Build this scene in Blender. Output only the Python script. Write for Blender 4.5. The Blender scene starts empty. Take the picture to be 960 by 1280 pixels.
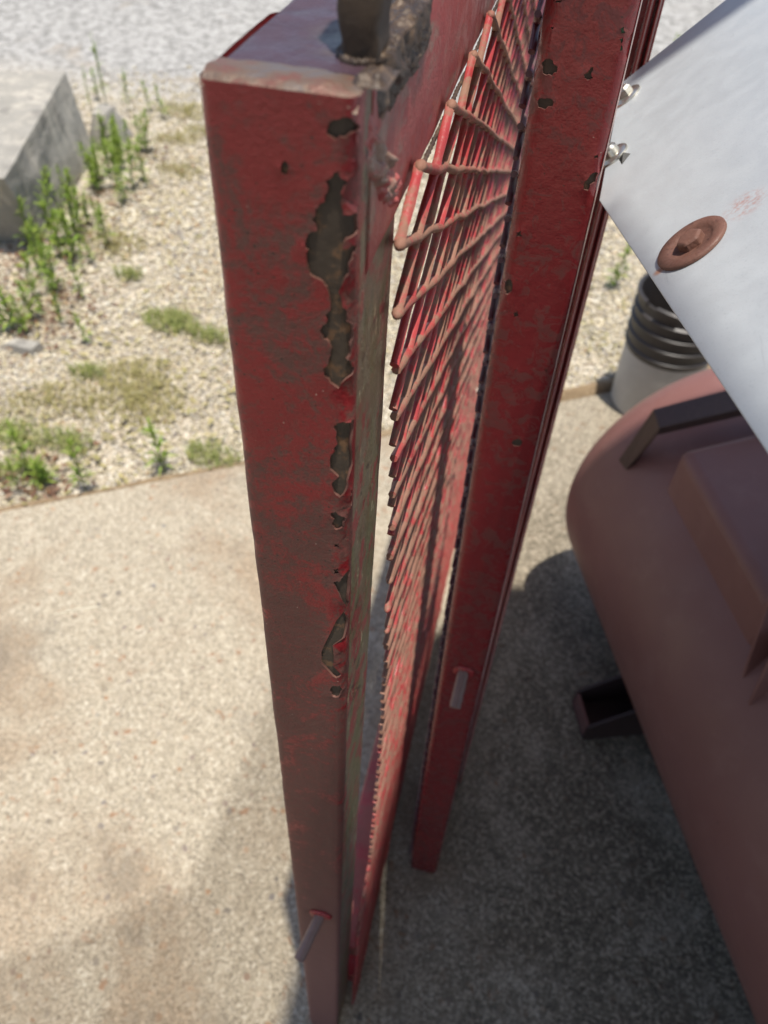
import bpy, bmesh, math, random
import numpy as np
from mathutils import Vector, Matrix, noise
from mathutils.geometry import delaunay_2d_cdt
random.seed(7); RNG = np.random.default_rng(7)
S = bpy.context.scene
COL = S.collection
R = math.radians

# ------------------------------------------------------------------ camera
cam_d = bpy.data.cameras.new('camera'); cam = bpy.data.objects.new('camera', cam_d); COL.objects.link(cam)
cx, cy, cz = Vector((.974, .2227, .042)), Vector((-.1913, .7085, .6793)), Vector((.1215, -.6696, .7327))
cam.matrix_world = Matrix(((cx.x, cy.x, cz.x, 0), (cx.y, cy.y, cz.y, 0), (cx.z, cy.z, cz.z, 1.7), (0, 0, 0, 1)))
cam_d.sensor_fit = 'VERTICAL'; cam_d.sensor_height = 36; cam_d.lens = 27
cam_d.clip_start = .02; cam_d.clip_end = 1000
cam_d.dof.use_dof = True; cam_d.dof.focus_distance = .44; cam_d.dof.aperture_fstop = 8.4
S.camera = cam
# ------------------------------------------------------------------ light
SUN = Vector((.08, -.12, 1)).normalized()
w = bpy.data.worlds.new('World'); S.world = w; w.use_nodes = True
nt = w.node_tree; bg = nt.nodes['Background']
sky = nt.nodes.new('ShaderNodeTexSky'); sky.sky_type = 'NISHITA'; sky.sun_disc = False
sky.sun_elevation = math.asin(SUN.z); sky.sun_rotation = math.atan2(SUN.x, SUN.y)
nt.links.new(sky.outputs[0], bg.inputs[0]); sky.dust_density = 1.5; bg.inputs[1].default_value = .11
sl = bpy.data.lights.new('sun', 'SUN'); sl.energy = 4.3; sl.angle = R(.85); sl.color = (1, .94, .85)
so = bpy.data.objects.new('sun', sl); COL.objects.link(so)
so.rotation_euler = SUN.to_track_quat('Z', 'Y').to_euler(); so.location = (2, -1, 9)
S.view_settings.view_transform = 'Standard'; S.view_settings.look = 'None'
S.view_settings.exposure = .6; S.view_settings.gamma = 1

# ------------------------------------------------------------------ materials
class NT:
    def __init__(s, name):
        s.m = bpy.data.materials.new(name); s.m.use_nodes = True
        s.t = s.m.node_tree; s.b = s.t.nodes['Principled BSDF']
        s.pos = s.n('ShaderNodeNewGeometry').outputs['Position']
    def n(s, k, **kw):
        x = s.t.nodes.new(k)
        for a, v in kw.items(): setattr(x, a, v)
        return x
    def put(s, sock, v):
        if hasattr(v, 'links'): s.t.links.new(v, sock)
        elif isinstance(v, tuple): sock.default_value = v + (1,) if len(v) == 3 and sock.type == 'RGBA' else v
        else: sock.default_value = v
    def noise(s, scale, det=4, rough=.55, vec=None, dist=0):
        x = s.n('ShaderNodeTexNoise'); s.put(x.inputs['Vector'], vec or s.pos)
        x.inputs['Scale'].default_value = scale; x.inputs['Detail'].default_value = det
        x.inputs['Roughness'].default_value = rough; x.inputs['Distortion'].default_value = dist
        return x.outputs['Fac']
    def voro(s, scale, feat='F1', out='Distance', vec=None):
        x = s.n('ShaderNodeTexVoronoi', feature=feat); s.put(x.inputs['Vector'], vec or s.pos)
        x.inputs['Scale'].default_value = scale
        return x.outputs[out]
    def math(s, op, a, b=0., clamp=False):
        x = s.n('ShaderNodeMath', operation=op, use_clamp=clamp); s.put(x.inputs[0], a); s.put(x.inputs[1], b)
        return x.outputs[0]
    def rng(s, v, a, b, c=0., d=1.):
        x = s.n('ShaderNodeMapRange', interpolation_type='SMOOTHSTEP'); s.put(x.inputs[0], v)
        for i, q in enumerate((a, b, c, d)): s.put(x.inputs[i + 1], q)
        return x.outputs[0]
    def mix(s, f, a, b, mode='MIX'):
        x = s.n('ShaderNodeMix', data_type='RGBA', blend_type=mode)
        s.put(x.inputs[0], f); s.put(x.inputs[6], a); s.put(x.inputs[7], b)
        return x.outputs[2]
    def ramp(s, f, *stops):
        x = s.n('ShaderNodeValToRGB'); s.put(x.inputs[0], f); e = x.color_ramp.elements
        while len(e) < len(stops): e.new(.5)
        for q, (p, c) in zip(e, stops): q.position = p; q.color = c + (1,)
        return x.outputs[0]
    def stretch(s, x, y, z):
        q = s.n('ShaderNodeMapping'); s.put(q.inputs[0], s.pos); q.inputs['Scale'].default_value = (x, y, z)
        return q.outputs[0]
    def near(s, p, r0, r1):                     # 1 inside r0 of a place on the thing, 0 beyond r1
        x = s.n('ShaderNodeVectorMath', operation='DISTANCE'); s.put(x.inputs[0], s.pos); x.inputs[1].default_value = p
        return s.rng(x.outputs['Value'], r0, r1, 1., 0.)
    def bump(s, h, strength, dist=.001):
        x = s.n('ShaderNodeBump'); s.put(x.inputs['Height'], h)
        x.inputs['Strength'].default_value = strength; x.inputs['Distance'].default_value = dist
        s.t.links.new(x.outputs[0], s.b.inputs['Normal'])
    def sep(s):
        x = s.n('ShaderNodeSeparateXYZ'); s.put(x.inputs[0], s.pos); return x.outputs
    def fin(s, col, rough=.6, metal=0., spec=None):
        s.put(s.b.inputs['Base Color'], col); s.put(s.b.inputs['Roughness'], rough); s.put(s.b.inputs['Metallic'], metal)
        if spec is not None: s.b.inputs['Specular IOR Level'].default_value = spec
        return s.m

def m_post():                                   # old red enamel worn through to brown primer, dull towards the foot
    k = NT('worn_red_enamel'); x, y, z = k.sep()
    big = k.noise(24, 8, .72, dist=.7); fine = k.noise(330, 4, .7)
    wear = k.math('ADD', big, k.rng(z, 1.58, 1.2, -.015, .12))
    wear = k.math('ADD', wear, k.math('MULTIPLY', k.math('SUBTRACT', fine, .5), .34))
    wear = k.math('ADD', wear, k.rng(z, .95, .4, 0., .28))
    f = k.math('MULTIPLY', k.rng(wear, .45, .61), .86)
    brown = k.mix(k.noise(110, 4, .7), (.07, .036, .028), (.12, .066, .05))
    brown = k.mix(k.rng(z, .95, .4), brown, (.19, .105, .088))
    red = k.mix(k.noise(50, 4), (.165, .011, .014), (.25, .017, .021))
    c = k.mix(k.math('MULTIPLY', f, k.rng(fine, .3, .6, .72, 1.)), red, brown)
    side = k.rng(y, .2535, .2565)               # the flank has lost most of its colour and gone olive brown
    st = k.noise(26, 6, .7, k.stretch(1, 1, .3))
    fl = k.mix(k.rng(st, .4, .6), (.19, .145, .1), (.15, .135, .07))
    fl = k.mix(k.rng(k.noise(170, 4, .65, k.stretch(1, 1, .3)), .62, .7), fl, (.5, .42, .27))
    fl = k.mix(k.rng(k.noise(40, 6, .7), .5, .6), fl, (.27, .06, .055))
    fl = k.mix(k.rng(k.noise(60, 4, .6), .6, .7), fl, (.05, .035, .028))
    c = k.mix(k.math('MULTIPLY', k.rng(x, -.09, -.075), side), c, fl)
    c = k.mix(k.rng(k.voro(170), .12, .06), c, (.03, .02, .016))
    c = k.mix(k.math('MULTIPLY', k.rng(k.voro(60), .07, .04), k.rng(k.noise(20, 2), .45, .6)), c, (.03, .02, .018))
    c = k.mix(k.rng(k.voro(95), .045, .025), c, (.42, .3, .24))
    hgt = k.math('ADD', k.noise(160, 5, .7), k.math('MULTIPLY', k.noise(700, 2), .5))
    k.bump(k.math('SUBTRACT', k.math('ADD', hgt, k.math('MULTIPLY', fine, .5)), k.math('MULTIPLY', f, .3)), .42, .001)
    return k.fin(c, k.rng(k.math('ADD', f, k.math('MULTIPLY', fine, .4)), 0., 1.2, .3, .65))
def m_red(name, a, b, dust, amt, rough=.42):
    k = NT(name)
    c = k.mix(k.noise(38, 5, .6), a, b)
    f = k.rng(k.math('ADD', k.noise(75, 5, .68, dist=.8), k.math('MULTIPLY', k.noise(16, 2), .35)), amt, amt + .14)
    c = k.mix(k.math('MULTIPLY', f, .75), c, dust)
    c = k.mix(k.rng(k.voro(130), .09, .05), c, (.05, .025, .02))
    c = k.mix(k.rng(k.voro(75), .035, .02), c, (.4, .3, .25))
    k.bump(k.math('ADD', k.noise(120, 4), k.math('MULTIPLY', k.noise(600, 2), .35)), .35, .001)
    return k.fin(c, k.rng(f, 0., 1., rough, rough + .25))
def m_strand(name, dust):                         # red enamel under a film of tan dust, cleaner towards the foot
    k = NT(name); z = k.sep()[2]
    c = k.mix(k.noise(55, 4), (.34, .024, .03), (.25, .03, .032))
    c = k.mix(k.rng(k.noise(22, 3), .4, .62, 0., .7), c, (.42, .045, .05))
    f = k.math('ADD', k.noise(34, 5, .65), k.math('MULTIPLY', k.noise(190, 3, .6), .3))
    f = k.math('SUBTRACT', f, k.rng(z, 1.5, 1.25, .03, 0.))
    f = k.math('MULTIPLY', k.rng(f, .6 - dust*.22, .74 - dust*.1), k.rng(z, .35, .8, .55, 1.))
    f = k.math('ADD', f, k.math('MULTIPLY', k.rng(z, .4, .9), dust*.4), True)
    c = k.mix(k.math('MULTIPLY', f, .82), c, k.mix(k.noise(120, 3), (.26, .175, .115), (.17, .105, .07)))
    c = k.mix(k.rng(k.voro(210), .1, .06), c, (.08, .04, .03))
    k.bump(k.math('ADD', k.noise(220, 4), k.math('MULTIPLY', k.noise(700, 2), .4)), .5, .001)
    return k.fin(c, k.rng(f, 0., 1., .4, .75))
def m_rail():
    k = NT('red_enamel_sooty_rail'); x, y, z = k.sep()
    c = k.mix(k.noise(45, 5, .6), (.36, .035, .042), (.42, .12, .11))
    c = k.mix(k.rng(k.noise(60, 5, .7, k.stretch(1, .35, 1)), .5, .68), c, (.3, .2, .16))
    top = k.rng(z, 1.6115, 1.613)
    sky_purple = k.mix(k.noise(130, 4, .7, k.stretch(.4, 1, 1)), (.045, .022, .034), (.10, .058, .085))  # top face: blue sky reflection and shade put in as colour
    c = k.mix(top, c, sky_purple)
    d = k.math('ADD', k.near((-.066, .30, 1.612), .012, .034), k.near((-.062, .345, 1.612), .012, .036))
    soot = k.math('MULTIPLY', k.math('MINIMUM', d, 1.), k.rng(k.noise(95, 4, .65), .34, .58))
    c = k.mix(soot, c, k.mix(k.noise(130, 3), (.02, .017, .017), (.2, .17, .15)))
    c = k.mix(k.rng(k.voro(150), .1, .06), c, (.02, .015, .015))
    k.bump(k.math('ADD', k.noise(150, 4, .7), k.math('MULTIPLY', k.noise(600, 2), .3)), .6, .0014)
    return k.fin(c, k.rng(k.noise(70, 3), .3, .7, .3, .6))
def m_metal_core():
    k = NT('bare_dark_steel'); c = k.mix(k.noise(160, 5, .6), (.034, .025, .018), (.085, .06, .04))
    c = k.mix(k.rng(k.noise(80, 5, .65), .54, .66), c, (.16, .085, .042))
    k.bump(k.noise(300, 4), .4, .0008); return k.fin(c, .75)
def m_weld(name, a, b, cc):
    k = NT(name); f = k.noise(70, 5, .7, dist=.6)
    c = k.ramp(f, (.25, a), (.5, b), (.72, cc)); k.bump(k.noise(220, 4, .6), .7, .0015)
    return k.fin(c, .5, .15)
def m_plain(name, a, b, scale=60, rough=.6, bump=.2, metal=0., bs=200, dist=.001, spec=None):
    k = NT(name); c = k.mix(k.noise(scale, 5, .6), a, b); k.bump(k.noise(bs, 4), bump, dist)
    return k.fin(c, rough, metal, spec)
def m_concrete():
    k = NT('worn_aggregate_concrete'); x, y, _ = k.sep()
    def cells(sc):
        v = k.n('ShaderNodeSeparateColor'); k.put(v.inputs[0], k.voro(sc, out='Color', vec=warp)); return v.outputs
    wn = k.n('ShaderNodeTexNoise'); k.put(wn.inputs['Vector'], k.pos); wn.inputs['Scale'].default_value = 60
    wv = k.n('ShaderNodeVectorMath', operation='MULTIPLY_ADD'); k.put(wv.inputs[0], wn.outputs['Color']); wv.inputs[1].default_value = (.012, .012, .012); k.put(wv.inputs[2], k.pos); warp = wv.outputs[0]
    a, b_, c_ = cells(190), cells(380), cells(62)
    c = k.mix(k.noise(2.6, 6, .65), (.26, .222, .158), (.35, .305, .222))
    c = k.mix(.5, c, k.ramp(a[0], (0, (.1, .085, .065)), (.22, (.2, .17, .125)), (.5, (.34, .295, .22)), (.8, (.46, .41, .32)), (1, (.66, .61, .51))))
    c = k.mix(k.rng(b_[0], .6, .9, 0., .6), c, (.5, .44, .34)); c = k.mix(k.rng(b_[1], .75, .92, 0., .65), c, (.11, .09, .068))
    big = k.rng(c_[0], .9, .93)
    c = k.mix(k.math('MULTIPLY', big, k.rng(k.voro(62, vec=warp), .5, .3)), c, k.ramp(c_[1], (0, (.12, .105, .09)), (.4, (.45, .39, .3)), (.7, (.28, .17, .095)), (1, (.16, .155, .15))))
    rust = k.math('MULTIPLY', k.rng(k.noise(33, 4, .6), .6, .67), k.rng(k.noise(3.3, 2), .4, .52))
    c = k.mix(k.math('MULTIPLY', rust, .75), c, (.24, .125, .065))
    c = k.mix(k.rng(k.noise(2.1, 5, .6, dist=.3), .48, .64, 0., .62), c, k.mix(a[1], (.14, .1, .062), (.34, .25, .165)))       # broad brown staining
    c = k.mix(k.rng(k.noise(4, 6, .7, dist=.3), .52, .68, 0., .45), c, (.14, .122, .095))
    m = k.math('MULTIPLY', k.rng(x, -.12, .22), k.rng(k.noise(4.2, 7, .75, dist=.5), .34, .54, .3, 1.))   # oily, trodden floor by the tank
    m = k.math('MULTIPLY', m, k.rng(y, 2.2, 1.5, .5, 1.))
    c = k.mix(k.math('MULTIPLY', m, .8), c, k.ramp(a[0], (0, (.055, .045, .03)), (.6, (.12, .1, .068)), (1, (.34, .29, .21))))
    k.bump(k.math('ADD', k.math('ADD', a[0], k.math('MULTIPLY', b_[0], .5)), k.noise(40, 5, .7)), .45, .004)
    return k.fin(c, .9)
def m_gravel():
    k = NT('crushed_gravel'); x, y, _ = k.sep()
    v = k.n('ShaderNodeSeparateColor'); k.put(v.inputs[0], k.voro(95, out='Color'))
    c = k.ramp(v.outputs[0], (0, (.13, .105, .08)), (.3, (.4, .34, .25)), (.6, (.54, .47, .36)), (.85, (.62, .58, .49)), (1, (.28, .25, .22)))
    far = k.rng(y, 4.0, 5.0)
    c = k.mix(k.math('MULTIPLY', far, .9), c, k.mix(k.rng(k.noise(20, 7, .8), .38, .6), (.14, .14, .135), (.41, .405, .39)))
    c = k.mix(k.math('MULTIPLY', k.rng(k.noise(2.1, 4, .6), .55, .68), k.rng(y, 4.4, 3.2, 0., .45)), c, (.17, .17, .055))
    c = k.mix(k.rng(k.noise(1.3, 5, .6, dist=.5), .56, .7, 0., .6), c, (.3, .22, .13))
    k.bump(k.voro(95), .9, .01); return k.fin(c, .95)
def m_pebble():
    k = NT('gravel_stone'); g = k.n('ShaderNodeNewGeometry').outputs['Random Per Island']
    c = k.ramp(g, (0, (.58, .52, .38)), (.22, (.45, .385, .25)), (.42, (.6, .55, .43)), (.58, (.36, .3, .18)), (.7, (.66, .63, .53)), (.82, (.24, .21, .18)), (.92, (.36, .34, .31)), (1, (.4, .27, .14)))
    c = k.mix(k.rng(k.noise(300, 3), .4, .7, 0., .35), c, (.3, .24, .17))
    return k.fin(c, .85)
def m_block():
    k = NT('weathered_concrete'); z = k.sep()[2]
    c = k.mix(k.noise(9, 6, .65), (.2, .19, .165), (.36, .34, .3))
    c = k.mix(k.rng(k.noise(14, 5, .7, k.stretch(1, 1, .12)), .5, .64, 0., .6), c, (.48, .44, .37))
    c = k.mix(k.rng(k.noise(11, 4, .6, k.stretch(1, 1, .15)), .58, .7, 0., .6), c, (.15, .14, .125))
    k.bump(k.noise(40, 6, .7), .9, .012); return k.fin(c, .95)
def m_sheet():
    k = NT('galvanised_sheet')
    c = k.mix(k.noise(30, 5, .6), (.40, .43, .45), (.47, .5, .52))
    c = k.mix(k.rng(k.noise(750, 3, .7), .56, .7, 0., .55), c, (.33, .36, .38))
    c = k.mix(k.rng(k.noise(120, 4, .7, k.stretch(1, 2, 1), .4), .66, .74, 0., .4), c, (.5, .51, .52))
    c = k.mix(k.rng(k.noise(9, 6, .7, dist=.6), .54, .68, 0., .35), c, (.38, .41, .44))
    c = k.mix(k.rng(k.noise(300, 2, .6, k.stretch(1, .06, 1)), .7, .76, 0., .35), c, (.3, .32, .34))
    run = k.math('MULTIPLY', k.near((.108, .432, 1.518), .004, .016), k.rng(k.noise(260, 3, .7), .42, .66))
    c = k.mix(k.math('MULTIPLY', run, .6), c, (.4, .14, .09))
    c = k.mix(k.math('MULTIPLY', k.near((.0705, .4145, 1.485), .001, .0045), .8), c, (.38, .15, .06))
    k.bump(k.noise(500, 3), .15, .0006); return k.fin(c, k.rng(k.noise(60, 3), .3, .7, .45, .6), .2)
def m_rust():
    k = NT('rusty_steel'); c = k.mix(k.noise(140, 5, .65), (.09, .038, .026), (.17, .08, .056))
    c = k.mix(k.rng(k.noise(300, 4), .58, .7), c, (.07, .03, .022)); k.bump(k.noise(320, 4, .7), .5, .0012)
    return k.fin(c, k.rng(k.noise(200, 3), .3, .7, .5, .85), 0.)
def m_tank():
    k = NT('red_oxide_primer'); c = k.mix(k.noise(4, 5, .6), (.16, .07, .06), (.2, .094, .082))
    c = k.mix(k.rng(k.noise(13, 6, .7), .5, .7, 0., .35), c, (.23, .125, .11))
    c = k.mix(k.rng(k.noise(70, 4, .7, k.stretch(1, .12, 1)), .68, .74, 0., .4), c, (.3, .18, .16))
    a = k.math('MULTIPLY', k.near((.293, .92, .63), .03, .075), k.rng(k.noise(55, 4, .7, k.stretch(1.5, .25, 1)), .55, .66))
    c = k.mix(k.math('MULTIPLY', a, .6), c, (.32, .15, .09))
    c = k.mix(k.rng(k.voro(22), .035, .025), c, (.04, .02, .018))
    k.bump(k.noise(260, 3), .12, .0008); return k.fin(c, k.rng(k.noise(9, 4), .3, .7, .42, .58))
def m_leaf(name, a, b):
    k = NT(name); g = k.n('ShaderNodeNewGeometry').outputs['Random Per Island']
    c = k.mix(g, a, b); k.b.inputs['Subsurface Weight'].default_value = 0
    tr = k.n('ShaderNodeBsdfTranslucent'); k.put(tr.inputs[0], c)
    mx = k.n('ShaderNodeMixShader'); mx.inputs[0].default_value = .35
    k.fin(c, .55)
    k.t.links.new(k.b.outputs[0], mx.inputs[1]); k.t.links.new(tr.outputs[0], mx.inputs[2])
    k.t.links.new(mx.outputs[0], k.t.nodes['Material Output'].inputs[0]); return k.m
def m_tinted():                                 # added overhead sheet, dims the sun to give a half shade
    k = NT('part_shade_sheet'); tr = k.n('ShaderNodeBsdfTransparent'); tr.inputs[0].default_value = (.66, .64, .6, 1)
    k.t.links.new(tr.outputs[0], k.t.nodes['Material Output'].inputs[0]); return k.m
M = dict(
    pale_highlight=m_plain('pale_edge_highlight', (.42, .24, .22), (.62, .5, .46), 60, .4, .2),  # pale highlight colour for edge strips, sky reflection put into the paint
    primer=m_plain('pale_paint_edge', (.06, .016, .015), (.2, .1, .075), 90, .7),
    post=m_post(), rail=m_rail(), core=m_metal_core(),
    post2=m_red('dusty_dark_red_enamel', (.2, .015, .018), (.155, .018, .02), (.115, .034, .03), .65, .24),
    red=m_red('red_enamel', (.33, .022, .028), (.26, .03, .03), (.26, .16, .12), .72, .28),
    strand_a=m_strand('dusty_red_strand', .5),
    strand_b=m_strand('bright_red_strand', .2),
    strand_c=m_red('shaded_purple_strand', (.1, .025, .035), (.13, .04, .045), (.13, .09, .085), .6, .35),  # shade between the gates and sky reflection put into the strand colour
    weld=m_weld('ground_weld', (.2, .035, .035), (.17, .115, .085), (.13, .135, .16)),
    slag=m_weld('burnt_weld', (.022, .018, .016), (.075, .052, .04), (.2, .135, .085)),
    lug=m_plain('burnt_brown_steel', (.025, .017, .012), (.085, .055, .035), 70, .65, .5, 0, 180),
    green=m_plain('old_green_paint', (.02, .11, .045), (.06, .12, .06), 300, .6),
    peg=m_plain('worn_brown_peg', (.17, .1, .085), (.25, .17, .15), 120, .5, .4, .2),
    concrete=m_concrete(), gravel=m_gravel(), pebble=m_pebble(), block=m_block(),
    soil=m_plain('brown_soil', (.14, .09, .05), (.34, .26, .16), 45, .95, .9, 0, 90, .01),
    sheet=m_sheet(), rust=m_rust(), tank=m_tank(),
    steel=m_plain('bright_zinc_steel', (.5, .48, .42), (.62, .6, .54), 120, .28, .1, .9),
    dark=m_plain('dark_primer', (.028, .015, .014), (.055, .03, .026), 60, .6, .3),
    strap=m_plain('scuffed_brown_primer', (.022, .012, .011), (.07, .04, .034), 130, .5, .5, 0, 300),
    black=m_plain('black_rubber', (.012, .012, .012), (.02, .02, .02), 50, .6),
    bucket=m_plain('dark_glossy_plastic', (.025, .024, .026), (.05, .042, .04), 25, .42, .25),
    grey=m_plain('dusty_grey_plastic', (.3, .29, .28), (.46, .45, .43), 14, .55, .2),
    leaf=m_leaf('weed_leaf', (.15, .26, .025), (.3, .38, .06)), leaf2=m_leaf('dry_grass', (.3, .28, .1), (.42, .36, .17)),
    leaf3=m_leaf('grass_blade', (.2, .25, .06), (.33, .33, .12)), litter=m_leaf('dead_leaf', (.1, .04, .022), (.24, .13, .07)),
    stem=m_plain('green_stem', (.1, .15, .04), (.16, .18, .06)), straw=m_plain('pale_straw', (.6, .55, .42), (.7, .66, .55)),
    roof=m_plain('shade_roof_metal', (.2, .2, .2), (.3, .3, .3), 8, .6, .1),
    tinted=m_tinted(),
)

# traced outlines of the flaked paint (offset from the post edge, height) and places of the plants
CHIPS1=[[(0.04706,1.5908),(0.05004,1.5873),(0.04858,1.5856),(0.04824,1.5819),(0.04867,1.5759),(0.05135,1.5759),(0.0535,1.5754),(0.05381,1.5688),(0.04878,1.5655),(0.0488,1.5635),(0.05393,1.5639),(0.05087,1.5575),(0.04893,1.5502),(0.04859,1.542),(0.05075,1.5377),(0.05038,1.5333),(0.05256,1.5313),(0.05183,1.5232),(0.05062,1.5157),(0.05297,1.5092),(0.04757,1.5009),(0.04157,1.5063),(0.04113,1.5089),(0.04345,1.5153),(0.04391,1.5216),(0.04128,1.5242),(0.04045,1.529),(0.04224,1.5352),(0.04274,1.5474),(0.0411,1.5493),(0.03617,1.5516),(0.03544,1.5554),(0.03599,1.561),(0.03483,1.5629),(0.03934,1.5689),(0.03907,1.5767),(0.04064,1.5789),(0.04218,1.5799),(0.04261,1.587)],[(0.04522,1.4798),(0.04808,1.4827),(0.05271,1.4829),(0.05354,1.4762),(0.05307,1.4616),(0.05179,1.4458),(0.04839,1.4357),(0.04563,1.4388),(0.04372,1.4592),(0.0456,1.4671)],[(0.05347,1.4376),(0.05502,1.4386),(0.05591,1.4333),(0.05446,1.4267),(0.05286,1.4268)],[(0.04402,1.4237),(0.04644,1.4261),(0.04888,1.4233),(0.05133,1.4205),(0.05059,1.4144),(0.04648,1.4119),(0.04442,1.4156)],[(0.04525,1.3688),(0.04927,1.3708),(0.05144,1.3758),(0.05364,1.3758),(0.05379,1.3659),(0.05315,1.3471),(0.05165,1.314),(0.05052,1.2723),(0.04739,1.268),(0.04423,1.2716),(0.04381,1.3195)],[(0.04421,1.2566),(0.04956,1.2599),(0.05016,1.2509),(0.04693,1.2432),(0.0442,1.2451)],[(0.04567,1.4005),(0.04819,1.4019),(0.04821,1.3988),(0.04567,1.398)],[(0.04525,1.3793),(0.04788,1.3815),(0.04834,1.3768),(0.04569,1.3753)],[(0.02794,1.5911),(0.02909,1.592),(0.02978,1.5889),(0.02857,1.5869),(0.02723,1.5881)],[(0.04282,1.6024),(0.04545,1.6066),(0.05112,1.6073),(0.05274,1.6039),(0.04913,1.6017),(0.04598,1.6006)]]
CHIPS2=[[(0.00352,1.5418),(0.0052,1.5438),(0.01065,1.5438),(0.01427,1.5405),(0.01393,1.5374),(0.01159,1.5352),(0.00675,1.5353),(0.00469,1.5376)],[(0.00524,1.5203),(0.01057,1.522),(0.015,1.5208),(0.01493,1.5175),(0.00603,1.5158)],[(0.03084,1.538),(0.03308,1.5401),(0.03386,1.5427),(0.03583,1.5429),(0.03719,1.5368),(0.03416,1.5352),(0.0319,1.5362)],[(0.04619,1.4674),(0.04707,1.4736),(0.05166,1.4794),(0.05325,1.4789),(0.05315,1.4729),(0.04942,1.4663)],[(0.00384,1.5764),(0.0108,1.577),(0.00923,1.5752),(0.00678,1.5745)],[(0.04767,1.4906),(0.05108,1.4914),(0.05132,1.4892),(0.04891,1.4883)],[(0.00585,1.5622),(0.00771,1.5621),(0.00745,1.5607),(0.00581,1.561)],[(0.01282,1.3613),(0.01636,1.3634),(0.01755,1.3599),(0.01422,1.3563)],[(0.03249,1.2264),(0.03622,1.2313),(0.04184,1.2287),(0.03916,1.222),(0.0338,1.2227)],[(0.00288,1.3854),(0.00463,1.3906),(0.00808,1.3884),(0.00768,1.3785),(0.00479,1.3766)],[(0.00496,1.4289),(0.00824,1.4306),(0.00951,1.4264),(0.00612,1.4253)],[(0.02242,1.3069),(0.02429,1.3082),(0.02467,1.3057)],[(0.04678,1.312),(0.04909,1.3142),(0.04998,1.3093)]]
GREEN=[[(0.04626,1.5653),(0.04854,1.5664),(0.05022,1.5634),(0.04831,1.5623)],[(0.04761,1.5599),(0.04967,1.5605),(0.05101,1.5542),(0.04964,1.5528)]]
EDGE_TAB=[(1.563,0.2997),(1.504,0.3029),(1.437,0.3124),(1.362,0.3264),(1.261,0.3398),(1.178,0.3477),(1.085,0.3587),(0.864,0.3665),(0.6,0.3582),(0.531,0.3049),(0.192,0.2948)]
WEEDS=[[-1.855,2.13],[-1.817,2.255],[-1.754,2.274],[-2.024,2.749],[-2.084,2.658],[-2.058,2.798],[-1.954,2.808],[-2.007,2.829],[-1.98,2.954],[-1.91,2.937],[-1.804,2.796],[-1.875,2.639],[-1.92,3.164],[-1.92,3.215],[-1.89,3.387],[-1.94,3.334],[-2.045,3.336],[-2.15,3.395],[-2.155,3.489],[-2.121,3.551],[-2.027,3.562],[-2.118,3.664],[-2.1,3.776],[-2.136,3.873],[-2.2,3.742],[-2.558,4.295],[-2.603,4.188],[-2.641,4.359],[-2.174,4.215],[-2.403,4.26],[-2.29,4.3],[-1.821,2.214],[-1.793,2.11],[-1.691,2.195],[-1.556,2.126],[-1.326,1.403],[-1.312,1.425],[-1.386,1.369],[-1.367,1.428],[-0.99,1.561],[-1.191,1.422],[0.376,3.126],[0.357,3.099],[0.701,6.397],[0.744,6.525]]
TUFTS=[[-1.274,2.348],[-1.126,2.279],[-1.307,2.332],[-1.453,1.952],[-1.292,1.998],[-1.216,1.887],[-1.244,1.834],[-1.511,1.781],[-1.504,1.59],[-2.085,4.335],[-1.879,4.1],[-1.971,3.953],[-1.436,1.453],[-1.338,1.596],[-0.873,1.665],[-1.802,3.588],[-1.791,2.822],[-1.609,2.598]]

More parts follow.
